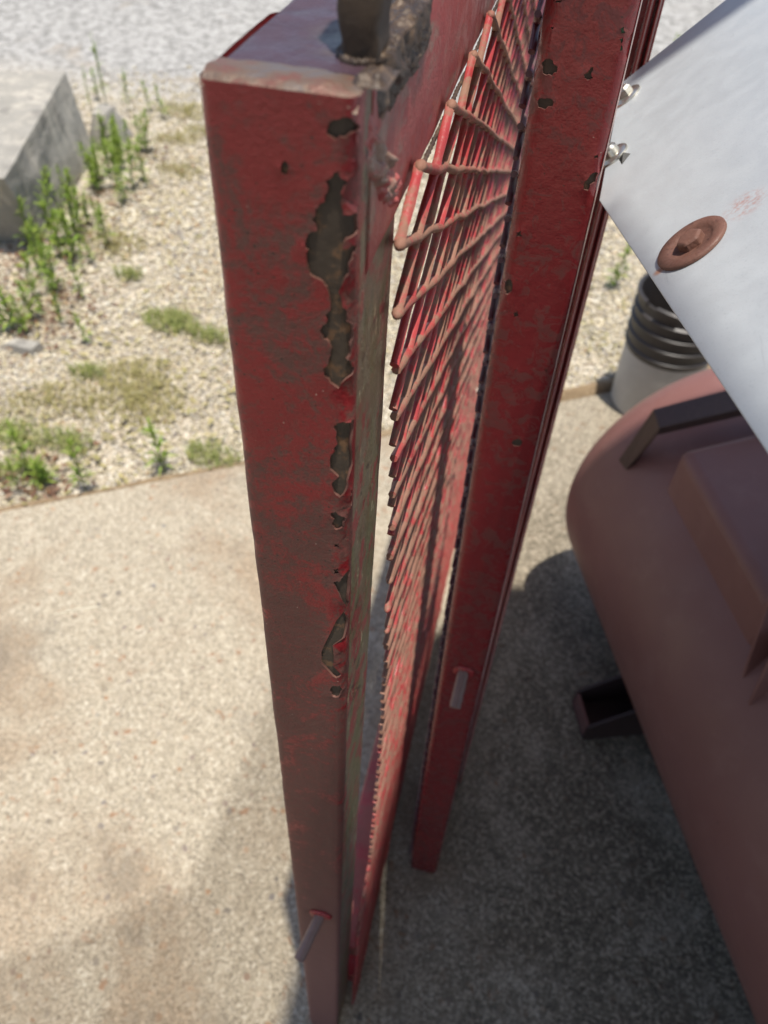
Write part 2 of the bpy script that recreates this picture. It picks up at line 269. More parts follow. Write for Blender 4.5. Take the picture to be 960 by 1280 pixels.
# ------------------------------------------------------------------ helpers
class MB:
    def __init__(s): s.v = []; s.f = []; s.mi = []; s.k = 0
    def add(s, vs, fs):
        o = len(s.v); s.v += [tuple(p) for p in vs]
        for f in fs: s.f.append([i + o for i in f]); s.mi.append(s.k)
    def ring(s, rings, cap=True, closed=True):
        n = len(rings[0]); vs = [p for r in rings for p in r]; fs = []
        for i in range(len(rings) - 1):
            for j in range(n if closed else n - 1):
                q = (j + 1) % n; fs.append([i*n + j, i*n + q, (i+1)*n + q, (i+1)*n + j])
        if cap: fs += [list(range(n))[::-1], [(len(rings)-1)*n + j for j in range(n)]]
        s.add(vs, fs)
    def tube(s, pts, rad, n=8, jit=0.):
        pts = [Vector(p) for p in pts]; rs = rad if isinstance(rad, (list, tuple)) else [rad]*len(pts); rings = []
        for i, p in enumerate(pts):
            t = (pts[min(i+1, len(pts)-1)] - pts[max(i-1, 0)]).normalized()
            u = t.cross(Vector((.31, .2, .93)) if abs(t.z) < .9 else Vector((1, .1, 0))).normalized(); w_ = t.cross(u)
            rings.append([p + (u*math.cos(a) + w_*math.sin(a))*rs[i]*(1 + jit*random.uniform(-1, 1)) for a in [2*math.pi*j/n for j in range(n)]])
        s.ring(rings)
    def lathe(s, prof, o, ax, n=32, ph=0.):
        o, ax = Vector(o), Vector(ax).normalized(); u = ax.cross(Vector((0, 1, .2))).normalized(); w_ = ax.cross(u)
        s.ring([[o + ax*z + (u*math.cos(a) + w_*math.sin(a))*r for a in [ph + 2*math.pi*j/n for j in range(n)]] for r, z in prof], cap=False)
    def box(s, lo, hi, fn=None):
        x0, y0, z0 = lo; x1, y1, z1 = hi
        vs = [(x0,y0,z0),(x1,y0,z0),(x1,y1,z0),(x0,y1,z0),(x0,y0,z1),(x1,y0,z1),(x1,y1,z1),(x0,y1,z1)]
        s.add([fn(Vector(p)) for p in vs] if fn else vs, [[0,3,2,1],[4,5,6,7],[0,1,5,4],[1,2,6,5],[2,3,7,6],[3,0,4,7]])
    def obj(s, name, mats, parent=None, smooth=False, bevel=0., angle=None, seg=2):
        me = bpy.data.meshes.new(name); me.from_pydata(s.v, [], s.f)
        for m in (mats if isinstance(mats, list) else [mats]): me.materials.append(m)
        me.polygons.foreach_set('material_index', s.mi); me.polygons.foreach_set('use_smooth', [smooth]*len(s.f)); me.update()
        bm = bmesh.new(); bm.from_mesh(me); bmesh.ops.recalc_face_normals(bm, faces=bm.faces); bm.to_mesh(me); bm.free()
        if angle: me.set_sharp_from_angle(angle=R(angle))
        o = bpy.data.objects.new(name, me); COL.objects.link(o)
        if parent: o.parent = parent; o.matrix_parent_inverse = parent.matrix_world.inverted()
        if bevel:
            b = o.modifiers.new('bevel', 'BEVEL'); b.width = bevel; b.segments = seg; b.limit_method = 'ANGLE'; b.angle_limit = R(40)
        return o
def thing(name, label, cat, loc=(0, 0, 0), group=None):
    o = bpy.data.objects.new(name, None); COL.objects.link(o); o.location = loc; o.empty_display_size = .05
    o.matrix_world = Matrix.Translation(loc)
    o['label'] = label; o['category'] = cat
    if group: o['group'] = group
    return o
def tag(o, label, cat, group=None):
    o['label'] = label; o['category'] = cat
    if group: o['group'] = group
    return o
def kind(o, k): o['kind'] = k; return o
def rrect(x0, x1, y0, y1, rad, n=3):
    pts = []
    for cx_, cy_, a0 in ((x1-rad, y1-rad, 0), (x0+rad, y1-rad, 90), (x0+rad, y0+rad, 180), (x1-rad, y0+rad, 270)):
        for i in range(n+1):
            a = R(a0 + 90*i/n); pts.append((cx_ + rad*math.cos(a), cy_ + rad*math.sin(a)))
    return pts
def inside(p, poly):
    x, y = p; c = False; n = len(poly)
    for i in range(n):
        (x1, y1), (x2, y2) = poly[i], poly[(i+1) % n]
        if (y1 > y) != (y2 > y) and x < (x2-x1)*(y-y1)/(y2-y1) + x1: c = not c
    return c
def jag(poly, amp, lev=2):
    rn = random.Random(len(poly))
    for _ in range(lev):
        out = []
        for i, p in enumerate(poly):
            q = poly[(i+1) % len(poly)]; d = math.hypot(q[0]-p[0], q[1]-p[1]); k = rn.uniform(-amp, amp)
            out += [p, ((p[0]+q[0])/2 - (q[1]-p[1])*k, (p[1]+q[1])/2 + (q[0]-p[0])*k)]
        poly = out
    return poly

# ------------------------------------------------------------------ a square tube post under a thick skin of paint with flaked holes
class Post:
    def __init__(s, W, T, rad, rl0, rls, gf, gs): s.W, s.T, s.r, s.rl0, s.rls, s.gf, s.gs = W, T, rad, rl0, rls, gf, gs
    def to(s, x, y, h): k = (1.6-h)/1.6; return Vector((s.rl0 + s.rls*k + x, s.gf + s.gs*k + y, h))
    def u_of(s, x):                              # arc length of a place on the near face
        b = s.T - 2*s.r + s.r*math.pi/2
        if x < s.W - s.r: return b + x - s.r
        return b + s.W - 2*s.r + s.r*math.asin(min(1, (x - s.W + s.r)/s.r))
    def P(s, u):
        L = [s.T-2*s.r, s.r*math.pi/2, s.W-2*s.r, s.r*math.pi/2, s.T-2*s.r, s.r*math.pi/2, s.W-2*s.r, s.r*math.pi/2]; r = s.r; W, T = s.W, s.T; i = 0
        while i < 7 and u > L[i]: u -= L[i]; i += 1
        a = u/r
        if i == 0: return (0, T-r-u, -1, 0)
        if i == 1: return (r-r*math.cos(a), r-r*math.sin(a), -math.cos(a), -math.sin(a))
        if i == 2: return (r+u, 0, 0, -1)
        if i == 3: return (W-r+r*math.sin(a), r-r*math.cos(a), math.sin(a), -math.cos(a))
        if i == 4: return (W, r+u, 1, 0)
        if i == 5: return (W-r+r*math.cos(a), T-r+r*math.sin(a), math.cos(a), math.sin(a))
        if i == 6: return (W-r-u, T, 0, 1)
        return (r-r*math.sin(a), T-r+r*math.cos(a), -math.sin(a), math.cos(a))
    def breaks(s, step):
        L = [s.T-2*s.r, s.r*math.pi/2, s.W-2*s.r, s.r*math.pi/2, s.T-2*s.r, s.r*math.pi/2, s.W-2*s.r, s.r*math.pi/2]; us = [0.]; 
        for i, l in enumerate(L):
            n = 4 if i % 2 else max(2, round(l/step)); b = us[-1]; us += [b + l*(j+1)/n for j in range(n)]
        return us
    def core(s, name, mat, parent, h0, h1, inset=.0012):
        pr = rrect(inset, s.W-inset, inset, s.T-inset, s.r-inset); mb = MB()
        mb.ring([[s.to(x, y, h) for x, y in pr] for h in (h0, h1)])
        return mb.obj(name, mat, parent, True, angle=35)
    def skin(s, name, mat, parent, h0, h1, chips, dh=.012, lump=.00035):
        us = s.breaks(.006); nh = max(2, int((h1-h0)/dh)); pts = []; 
        hs = [h0 + (h1-h0)*i/nh for i in range(nh+1)]
        polys = [jag([(s.u_of(x), h) for x, h in c], .22) for c in chips]
        boxes = [(min(p[0] for p in q)-.0012, max(p[0] for p in q)+.0012, min(p[1] for p in q)-.0012, max(p[1] for p in q)+.0012) for q in polys]
        for u in us:
            for h in hs:
                if any(b[0] < u < b[1] and b[2] < h < b[3] for b in boxes) and h not in (h0, h1):
                    if any(min((u-a)**2+(h-b)**2 for a, b in q) < .0016**2 or inside((u, h), q) for q in polys): continue
                pts.append((u, h))
        edges = []
        for q in polys:
            o = len(pts); pts += q; edges += [(o+i, o+(i+1) % len(q)) for i in range(len(q))]
        V, _, F, *_r = delaunay_2d_cdt([Vector(p) for p in pts], edges, [], 0, 1e-7)
        keep = []
        for f in F:
            c = (sum(V[i][0] for i in f)/3, sum(V[i][1] for i in f)/3)
            if not any(b[0] < c[0] < b[1] and b[2] < c[1] < b[3] and inside(c, q) for b, q in zip(boxes, polys)): keep.append(list(f))
        ec = {}
        for f in keep:
            for i in range(3):
                e = (f[i], f[(i+1) % 3]); k = tuple(sorted(e)); ec[k] = None if k in ec else e
        rim = {e for e in ec.values() if e}; hole = set()
        for a, b in rim:
            if h0+1e-5 < V[a][1] < h1-1e-5 and 1e-5 < V[a][0] < us[-1]-1e-5: hole.add(a); hole.add(b)
        mb = MB(); out = []; inn = {}
        for i, v in enumerate(V):
            x, y, nx, ny = s.P(v[0]); h = v[1]; p = s.to(x, y, h)
            d = lump*noise.noise(Vector((p.x*90, p.y*90, h*60))) + .0002*noise.noise(Vector((p.x*330, p.y*330, h*260)))
            if i in hole: d += .0004*(.5 + noise.noise(Vector((v[0]*500, h*500, 1))))
            out.append(p + Vector((nx, ny, 0))*d)
            if i in hole: inn[i] = len(V) + len(inn); 
        inv = [s.to(s.P(V[i][0])[0] - s.P(V[i][0])[2]*.0014, s.P(V[i][0])[1] - s.P(V[i][0])[3]*.0014, V[i][1]) for i in inn]
        fs = keep + [[b, a, inn[a], inn[b]] for a, b in rim if a in inn and b in inn]
        mb.add(out + inv, fs); nk = len(keep); mb.mi = [0]*nk + [1]*(len(fs)-nk)
        return mb.obj(name, [mat, M['primer']], parent, True, angle=50)
def lump(mb, p, r, n=7, sx=(1, 1, 1), seed=0):    # an irregular blob of weld metal or clod
    rn = random.Random(seed); rings = []
    for i in range(n+1):
        a = math.pi*i/n
        rings.append([(p[0]+sx[0]*r*(1+rn.uniform(-.2, .2))*math.sin(a)*math.cos(b), p[1]+sx[1]*r*(1+rn.uniform(-.2, .2))*math.sin(a)*math.sin(b), p[2]+sx[2]*r*math.cos(a)) for b in [2*math.pi*j/9 for j in range(9)]])
    mb.ring(rings)
def lerp(tab, x):
    if x >= tab[0][0]: return tab[0][1]
    for (a, b), (c, d) in zip(tab, tab[1:]):
        if x >= c: return d + (b-d)*(x-c)/(a-c)
    return tab[-1][1]

LW, SW = .081, .0334
def expanded_mesh(name, mats, parent, rp, g_near, g1, h0, h1, fn=None):
    mb = MB(); rn = random.Random(3); J = {}
    def node(i, j):
        if (i, j) not in J: J[(i, j)] = (rn.uniform(-.0012, .0012), rn.uniform(-.0012, .0012), rn.uniform(-.0008, .0008))
        a = J[(i, j)]; return Vector((rp + a[2], .303 + i*LW/2 + a[0], 1.5035 + j*SW/2 + a[1]))
    i1 = int((g1-.303)/(LW/2)); j0 = int((h0-1.5035)/(SW/2)); j1 = math.ceil((h1-1.5035)/(SW/2))
    for i in range(-2, i1):
        for j in range(j0, j1+1):
            if (i+j) % 2: continue
            for fam, dj in ((0, -1), (1, 1)):
                a, b = node(i, j), node(i+1, j+dj)
                if min(a.z, b.z) < h0 - .004 or max(a.z, b.z) > h1 + .012: continue
                off, wi, th = ((.0009, .0021, .0023), (.0003, .0018, .0022))[fam]
                ts = [0, .18, .5, .82, 1]; t0 = 0
                gn = g_near((a.z+b.z)/2)
                if b.y <= gn: continue
                if a.y < gn: t0 = (gn-a.y)/(b.y-a.y)
                if t0 > .85: continue
                ts = [t0] + [t for t in ts if t > t0 + .05]
                d = (b-a).normalized(); up = Vector((0, -d.z, d.y))
                if up.z < 0: up = -up
                rings = []
                for t in ts:
                    p = a.lerp(b, t) + Vector((off*(1 if .1 < t < .9 else .85), 0, 0)); k = 1.12 if t in (0, 1) else 1 + rn.uniform(-.1, .1)
                    tw = (.3, .3)[fam]
                    ux = up*math.cos(tw) + Vector((1, 0, 0))*math.sin(tw); vx = Vector((1, 0, 0))*math.cos(tw) - up*math.sin(tw)
                    rings.append([p + ux*(wi*k*math.cos(q)*1.15) + vx*(th*k*math.sin(q)*1.15) for q in [math.pi/8 + math.pi*2*m/8 for m in range(8)]])
                if fn: rings = [[fn(p) for p in r_] for r_ in rings]
                mb.k = fam; mb.ring(rings)
    mb.k = 0
    for (i, j) in list(J):                       # knuckles where the strands join
        p = node(i, j)
        if i > 11 or p.y < g_near(p.z) - .003 or not h0 < p.z < h1: continue
        r_ = rn.uniform(.0024, .0031)*(1.12 if i == 0 else 1); q = p + Vector((.0008, 0, 0)); q = fn(q) if fn else q
        mb.ring([[(q.x + r_*math.sin(a)*math.cos(e), q.y + 1.5*r_*math.cos(a), q.z + .95*r_*math.sin(a)*math.sin(e)) for e in [2*math.pi*m/8 for m in range(8)]] for a in (.12, .7, 1.3, 1.85, 2.45, 3.02)])
    return mb.obj(name, mats, parent, True, angle=50)

# ------------------------------------------------------------------ the ground
EDGE0, EDGE1 = Vector((-1.38, 1.255)), Vector((.34, 2.32))
def edge_g(r): return 1.255 + (r+1.38)*(2.32-1.255)/1.72
mb = MB(); mb.add([(-300, -300, -.03), (300, -300, -.03), (300, 300, -.03), (-300, 300, -.03)], [[0, 1, 2, 3]])
kind(mb.obj('ground', M['gravel']), 'structure')
mb = MB(); n = 60; top = []; bot = []
for i in range(n+1):
    r_ = -7 + 13*i/n; g_ = edge_g(r_) + .006*noise.noise(Vector((r_*6, 0, 0)))
    top.append((r_, g_, 0)); bot.append((r_, g_ + .004, -.12))
vs = top + bot + [(-7, -6, 0), (6, -6, 0)]; N = n+1
mb.add(vs, [[2*N, 2*N+1] + list(range(n, -1, -1))] + [[i, i+1, N+i+1, N+i] for i in range(n)])
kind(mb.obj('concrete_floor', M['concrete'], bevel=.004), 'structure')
mb = MB(); rows = 5; n = 260; vs = []            # crumbled soil along the slab edge
for i in range(n+1):
    r_ = -3 + 5.5*i/n
    for j in range(rows):
        t = j/(rows-1); wd_ = .03 + .07*max(0, min(1, .6+r_)); nz = noise.noise(Vector((r_*9, t*3, 0)))
        hh = (-.028, -.012, -.006, -.014, -.036)[j] + (.006+.008*max(0, r_))*nz*(1 if j in (1, 2, 3) else 0)
        vs.append((r_, edge_g(r_) + .007 + t*wd_*(1+.8*nz), hh + (.03*max(0, min(1, r_*5+.5)) if j in (1, 2) else 0)))
mb.add(vs, [[i*rows+j, (i+1)*rows+j, (i+1)*rows+j+1, i*rows+j+1] for i in range(n) for j in range(rows-1)])
kind(mb.obj('soil_edge', M['soil'], smooth=True), 'structure')
def litter(name, centres, count, mat, size):
    mb = MB(); rn = random.Random(5)
    for _ in range(count):
        cx_, cy_, s_ = rn.choice(centres); x, y = rn.gauss(cx_, s_), rn.gauss(cy_, s_)
        if y < edge_g(x) + .02: continue
        a = rn.uniform(0, 6.3); l = rn.uniform(.4, 1)*size; w_ = l*rn.uniform(.25, .5); z = -.018 + rn.uniform(0, .022)
        u, v = Vector((math.cos(a), math.sin(a), rn.uniform(-.3, .3)))*l, Vector((-math.sin(a), math.cos(a), rn.uniform(-.4, .4)))*w_
        p = Vector((x, y, z)); mb.add([p-u, p+v*.9-u*.1, p+u, p-v+u*.1], [[0, 1, 2], [0, 2, 3]])
    return kind(mb.obj(name, mat), 'stuff')
litter('leaf_litter', [(-1.83, 2.35, .1), (-1.95, 2.75, .12), (-1.75, 2.2, .1), (-2.05, 3.2, .12), (-2.1, 2.55, .1), (-1.35, 1.4, .08), (-2.1, 3.7, .14)], 900, M['litter'], .02)
litter('dry_straw', [(-1.3, 1.9, .3), (-1.2, 1.5, .25), (-.9, 2., .4), (-1.7, 3., .4), (.3, 2.7, .4), (-1.9, 4.2, .3)], 1400, M['leaf2'], .02)

def pebbles(name, count, smin, smax):
    base = bmesh.new(); bmesh.ops.create_icosphere(base, subdivisions=1, radius=1); bv = np.array([v.co[:] for v in base.verts]); bf = np.array([[v.index for v in f.verts] for f in base.faces]); base.free()
    d = 1.2*(5.6/1.2)**RNG.random(count*3); a = RNG.uniform(-.85, .42, count*3)
    x, y = d*np.sin(a), d*np.cos(a); ok = (y > 1.255 + (x+1.38)*.6192 + np.abs(RNG.normal(0, .02, count*3)) - .03*(RNG.random(count*3) < .03)) & (x < 1.6); ok &= ~((x < -2.02) & (y > 2.5) & (y < 3.7))
    ok &= RNG.random(count*3) < np.clip((5.7-d)/1.4 + .08, 0, 1); ok &= RNG.random(count*3) < .45 + .55*(np.sin(x*5+1)*np.sin(y*4.3+x*2) > -.35)
    x, y, d = x[ok][:count], y[ok][:count], d[ok][:count]; n = len(x)
    s = (smin + (smax-smin)*RNG.random(n)**2.6)*np.clip(d/2.4, .75, 1.5)
    q = RNG.normal(size=(n, 4)); q /= np.linalg.norm(q, axis=1)[:, None]; w_, i, j, k = q.T
    Rm = np.stack([1-2*(j*j+k*k), 2*(i*j-k*w_), 2*(i*k+j*w_), 2*(i*j+k*w_), 1-2*(i*i+k*k), 2*(j*k-i*w_), 2*(i*k-j*w_), 2*(j*k+i*w_), 1-2*(i*i+j*j)], 1).reshape(n, 3, 3)
    sc = RNG.uniform(.5, 1.15, (n, 1, 3)); v = bv[None]*sc*(1+RNG.uniform(-.22, .22, (n, 12, 1))); v = np.einsum('nij,nkj->nki', Rm, v)*s[:, None, None]
    v[:, :, 2] *= .75; v += np.stack([x, y, np.where(y < 1.257 + (x+1.38)*.6192, .0, -.026) + s*.3], 1)[:, None]
    F = (bf[None] + (np.arange(n)*12)[:, None, None]).reshape(-1)
    me = bpy.data.meshes.new(name); me.vertices.add(n*12); me.vertices.foreach_set('co', v.reshape(-1).astype('f4'))
    nf = n*20; me.loops.add(nf*3); me.loops.foreach_set('vertex_index', F.astype('i4')); me.polygons.add(nf)
    me.polygons.foreach_set('loop_start', np.arange(nf, dtype='i4')*3); me.update(calc_edges=True); me.validate()
    me.materials.append(M['pebble']); o = bpy.data.objects.new(name, me); COL.objects.link(o); return kind(o, 'stuff')
pebbles('gravel', 75000, .003, .0095)

# ------------------------------------------------------------------ the near mesh gate
G1 = thing('mesh_gate', 'worn red steel gate in front, its thick near post flaking and its mesh dusty', 'gate', (-.09, .3, 0))
p1 = Post(.0529, .0775, .0050, -.1135, -.0125, .2445, .007)
po = p1.core('post', M['core'], G1, .004, 1.6105)
p1.skin('paint_layer', M['post'], po, .003, 1.6135, CHIPS1, lump=.0005)
mb = MB(); n = 26; m = 7; vs = []               # the ground-off weld along the top edge
for i in range(n+1):
    x = .0012 + .0515*i/n
    for j in range(m):
        t = j/(m-1); y = .0004 + .024*t; nz = noise.noise(Vector((x*160, y*160, 2)))
        sag = .0025*max(0, (x-.036)/.0145)**1.6
        z = 1.6135 + (-.002, -.0003, .0005, .0007, .0007, .0004, -.003)[j] + .0005*nz + .0012*math.sin(math.pi*min(1, t*1.6)) - sag*(1-t*.75)
        p = p1.to(x, y + (.0012*nz if j in (0, m-1) else 0), 1.6); vs.append((p.x, p.y, z))
mb.add(vs, [[i*m+j, (i+1)*m+j, (i+1)*m+j+1, i*m+j+1] for i in range(n) for j in range(m-1)])
mb.obj('weld_strip', M['weld'], po, True)
def rail(name, mat, parent, r0, r1, h0, h1, g0, g1, rad=.005, fn=None, n=60):
    mb = MB(); pr = rrect(r0, r1, h0, h1, rad); rings = []
    for i in range(n+1):
        y = g0 + (g1-g0)*(i/n)**1.6
        rings.append([Vector((x, y, z)) + Vector((noise.noise(Vector((x*50, y*40, z*50)))*.0006, 0, noise.noise(Vector((x*50, y*40, z*50+9)))*.0006)) for x, z in pr])
    if fn: rings = [[fn(p) for p in r_] for r_ in rings]
    mb.ring(rings); return mb.obj(name, mat, parent, True, angle=40)
tr = rail('top_rail', M['rail'], G1, -.1136, -.0600, 1.5415, 1.6138, .2640, 1.72)
bl = rail('bottom_rail', M['strand_a'], G1, -.118, -.0615, .2, .25, .335, 1.72)
rail('kick_rail', M['red'], G1, -.118, -.0615, .006, .055, .335, 1.72)
mb = MB(); mb.box((-.118, 1.72, .004), (-.0605, 1.78, 1.613)); mb.obj('far_post', M['red'], G1, bevel=.005)
EDGE = EDGE_TAB
me1 = expanded_mesh('expanded_mesh', [M['strand_a'], M['strand_b']], G1, -.0555, lambda h: lerp(EDGE, h), 1.72, .012, 1.556)
def bead(name, mat, parent, pts, rad, n=70, seed=0, flat=1.):   # an uneven run of weld metal
    mb = MB(); pts = [Vector(p) for p in pts]; P_ = []; rs = []
    for i in range(n+1):
        t = i/n*(len(pts)-1); k = min(int(t), len(pts)-2); p = pts[k].lerp(pts[k+1], t-k)
        P_.append(p + Vector((noise.noise(Vector((i*.31, seed, 0))), noise.noise(Vector((i*.27, seed, 5))), noise.noise(Vector((i*.35, seed, 9)))))*rad*.35)
        rs.append(rad*(1 + .35*noise.noise(Vector((i*.8, seed, 3))) + .18*math.sin(i*2.2))*(1 if 0 < i < n else .2))
    mb.tube(P_, rs, 10, .12); return mb.obj(name, mat, parent, True)
def crust(name, mat, parent, surf, ns, nt, amp, seed, cut=.0):   # lumpy patch of weld metal lying over a surface
    mb = MB(); vs = []
    for i in range(ns+1):
        for j in range(nt+1):
            s_, t = i/ns, j/nt; p, n_ = surf(s_, t); env = min(1, 4*s_, 4*(1-s_))*min(1, 5*t, 5*(1-t))
            f = noise.fractal(Vector(p)*95 + Vector((seed, 0, 0)), .7, 2.1, 4); g_ = noise.noise(Vector(p)*330 + Vector((0, seed, 0)))
            d = amp*(env*(.75 + .7*f + .25*g_) - .42 - cut)
            vs.append(Vector(p) + Vector(n_)*max(d, -.0008))
    mb.add(vs, [[i*(nt+1)+j, (i+1)*(nt+1)+j, (i+1)*(nt+1)+j+1, i*(nt+1)+j+1] for i in range(ns) for j in range(nt)])
    return mb.obj(name, mat, parent, True)
def over_edge(s_, t):
    y = .258 + .125*s_
    if t < .45: return (-.077 + .0172*t/.45, y, 1.6139), (0, 0, 1)
    if t < .55: return (-.0598, y, 1.6139 - .002*(t-.45)/.1), (.7, 0, .7)
    return (-.0598, y, 1.6119 - .022*(t-.55)/.45), (1, 0, 0)
crust('weld_bead', M['slag'], tr, over_edge, 110, 54, .0042, 3)
def corner_run(s_, t):
    a = Vector((-.0606, .2515, 1.608)); c = Vector((-.0606, .3235, 1.552)); p = a.lerp(c, s_) + Vector((0, .0, -.010*math.sin(math.pi*s_)))
    return tuple(p + Vector((.0004, (t-.5)*.012, (t-.5)*.014))), (1, 0, 0)
crust('weld_fillet', M['rail'], tr, corner_run, 80, 24, .0058, 7)
def top_dab(s_, t): return (-.0665 + .013*s_, .2545 + .02*t, 1.6142), (0, 0, 1)
crust('weld_dab', M['slag'], tr, top_dab, 24, 24, .0038, 9)
bead('mesh_weld', M['slag'], tr, [(-.0590, .335, 1.543), (-.0590, .8, 1.543), (-.0590, 1.7, 1.543)], .0011, 520, 2)
for i, z in enumerate((1.3, 1.18, .93, .8, .62, .5, .33)):
    mb = MB(); lump(mb, p1.to(.0508, .0745, z), .003, 6, (.6, 1, 1.9), i); mb.obj('weld_spot', M['red'], po, True)
mb = MB(); pr = rrect(-.0066, .0066, -.012, .012, .002)
def rough(x, y, z): return (-.0685 + x*(1+.16*noise.noise(Vector((x*90, 3, z*60)))) + .0016*noise.noise(Vector((x*160, y*160, z*120))), .287 + y + .0018*noise.noise(Vector((x*160, y*160, z*110+7))), z)
mb.ring([[rough(x, y, 1.606 + .0045*i_) for x, y in rrect(-.0066, .0066, -.012, .012, .003, 4)] for i_ in range(40)])
lg = mb.obj('hinge_lug', M['lug'], G1, True, angle=35)
ring = [(-.0685 + .0078*math.cos(a), .287 + .0135*math.sin(a), 1.6142) for a in [2*math.pi*i/24 for i in range(25)]]
bead('weld_bead', M['slag'], lg, ring, .0015, 130, 3)
def peg(parent, p, d, rad, ln, wr):
    p, d = Vector(p), Vector(d).normalized(); mb = MB(); mb.tube([p - d*.004, p + d*ln*.5, p + d*(ln-.0012), p + d*ln], [rad, rad, rad, rad*.82], 14)
    o = mb.obj('peg', M['peg'], parent, True, angle=40); mb = MB()
    for i in range(12):
        a = 2*math.pi*i/12; lump(mb, p + Vector((math.cos(a)*wr, -.001, math.sin(a)*wr*.8)), wr*.62, 5, (1, .55, 1), i)
    mb.obj('weld', M['red'], o, True)
q = p1.to(.0304, 0, .735); peg(G1, q, (-.25, -1, -.28), .0062, .052, .0085)

# ------------------------------------------------------------------ the gate folded behind it
G2 = thing('mesh_gate', 'dark red steel gate folded behind the near one, its post pitted with small chips', 'gate', (.02, .6, 0))
p2 = Post(.056, .032, .007, -.0207, .0207, .546, .021)
lean = lambda p: Vector((p.x + .0207*(1.6-p.z)/1.6, p.y + .021*(1.6-p.z)/1.6, p.z))
q2 = p2.core('post', M['core'], G2, .003, 1.66)
p2.skin('paint_layer', M['post2'], q2, .002, 1.662, CHIPS2 + GREEN, dh=.014, lump=.00025)
def edge_highlight(post, name, par, h0, h1, a0, a1, n=90):     # glancing sky highlight along the corner, modelled as a pale painted strip
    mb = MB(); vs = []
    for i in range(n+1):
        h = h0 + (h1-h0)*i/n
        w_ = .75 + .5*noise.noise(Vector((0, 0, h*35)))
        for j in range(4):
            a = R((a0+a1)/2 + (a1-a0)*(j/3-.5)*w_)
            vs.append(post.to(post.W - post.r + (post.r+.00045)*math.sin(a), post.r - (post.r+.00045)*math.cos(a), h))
    mb.add(vs, [[i*4+j, i*4+j+1, (i+1)*4+j+1, (i+1)*4+j] for i in range(n) for j in range(3)]); return mb.obj(name, M['pale_highlight'], par, True)
edge_highlight(p2, 'edge_highlight', q2, .1, 1.66, 58, 84)
mb = MB()
for c in GREEN:
    c = jag(c, .2, 1); mb.add([p2.to(x, .0008, h) for x, h in c], [list(range(len(c)))])
mb.obj('green_paint_patch', M['green'], q2)
rail('bottom_rail', M['post2'], G2, -.0205, .034, .02, .07, .615, 1.72, fn=lean)
expanded_mesh('expanded_mesh', [M['strand_c'], M['strand_c']], G2, -.0255, lambda h: .561, .70, .03, 1.6, fn=lean)
mb = MB(); mb.box((-.0205, 1.72, .004), (.034, 1.78, 1.65), lean); mb.obj('far_post', M['post2'], G2, bevel=.005)
# rolled channel standing behind the post: web and two lips
slim = lambda p: Vector((p.x + .008*(1.6-p.z)/1.6, p.y, p.z))
mb = MB(); mb.box((.006, .806, .01), (.0572, .812, 1.7), slim); ch = mb.obj('hinge_channel', M['post2'], G2, bevel=.001)
for a, b, g0 in ((.0575, .0612, .782), (.0638, .0675, .772)):
    mb = MB(); mb.box((a, g0, .01), (b, .812, 1.7), slim); mb.obj('lip', M['red'], ch, bevel=.0012, seg=3)
    mb = MB(); mb.box((a+.0006, g0-.0007, .05), (a+.0018, g0+.0003, 1.7), slim); mb.obj('edge_highlight', M['pale_highlight'], ch)  # pale strip paints the highlight along the lip
mb = MB(); mb.box((.0612, .792, .01), (.0638, .812, 1.7), slim); mb.obj('web', M['post2'], ch)
for z in (.34, .5, .9, 1.1, 1.42):                # short tabs tie the channel to the gate
    mb = MB(); mb.box((.008, .63, z), (.03, .806, z+.012), slim); mb.obj('tab', M['post2'], G2)
q = p2.to(.030, 0, .815); peg(G2, q, (-.05, -1, -.45), .0075, .05, .009)

# ------------------------------------------------------------------ tilted galvanised sheet with its bolts
Nn = Vector((-.7081, -.0322, .7054)).normalized(); P0 = Vector((.0851, .4223, 1.4986))
def on_plane(r_, g_): return Vector((r_, g_, P0.z - (Nn.x*(r_-P0.x) + Nn.y*(g_-P0.y))/Nn.z))
SH = thing('metal_sheet', 'pale galvanised sheet tilted beside the red posts above the brown tank', 'metal sheet', (.1, .45, 1.45))
c4 = [on_plane(.0398, .552), on_plane(.0475, .747), on_plane(.42, .80), on_plane(.42, -.42), on_plane(.2, -.24)]
mb = MB(); mb.ring([[p - Nn*.0035 for p in c4], c4]); mb.obj('sheet', M['sheet'], SH, bevel=.0006)
mb = MB(); a = on_plane(.05, .60) - Nn*.006
mb.tube([a + Vector((-.004, -.01, 0)), a + Vector((.2, .02, -.02))], .011, 4); mb.obj('support_bar', M['black'], SH)
mb = MB(); mb.box((.37, .2, .86), (.41, .24, on_plane(.39, .22).z - .02)); mb.obj('support_leg', M['dark'], SH, bevel=.003)
RB = thing('bolt', 'rusty brown hex bolt and dished washer in the pale sheet', 'bolt', P0)
mb = MB(); mb.lathe([(.0001, .0006), (.0105, .0006), (.0122, .0016), (.0136, .0026), (.0188, .0026), (.0195, .0018), (.0195, .0004), (.0188, .0)], P0, Nn, 48)
wa = mb.obj('washer', M['rust'], RB, True, angle=50)
mb = MB(); mb.lathe([(.0001, .0062), (.0062, .0062), (.0074, .0048), (.0076, .0004)], P0 + Vector((.0006, .0006, 0)), Nn, 6, .3); mb.obj('bolt_head', M['rust'], RB, bevel=.0008)
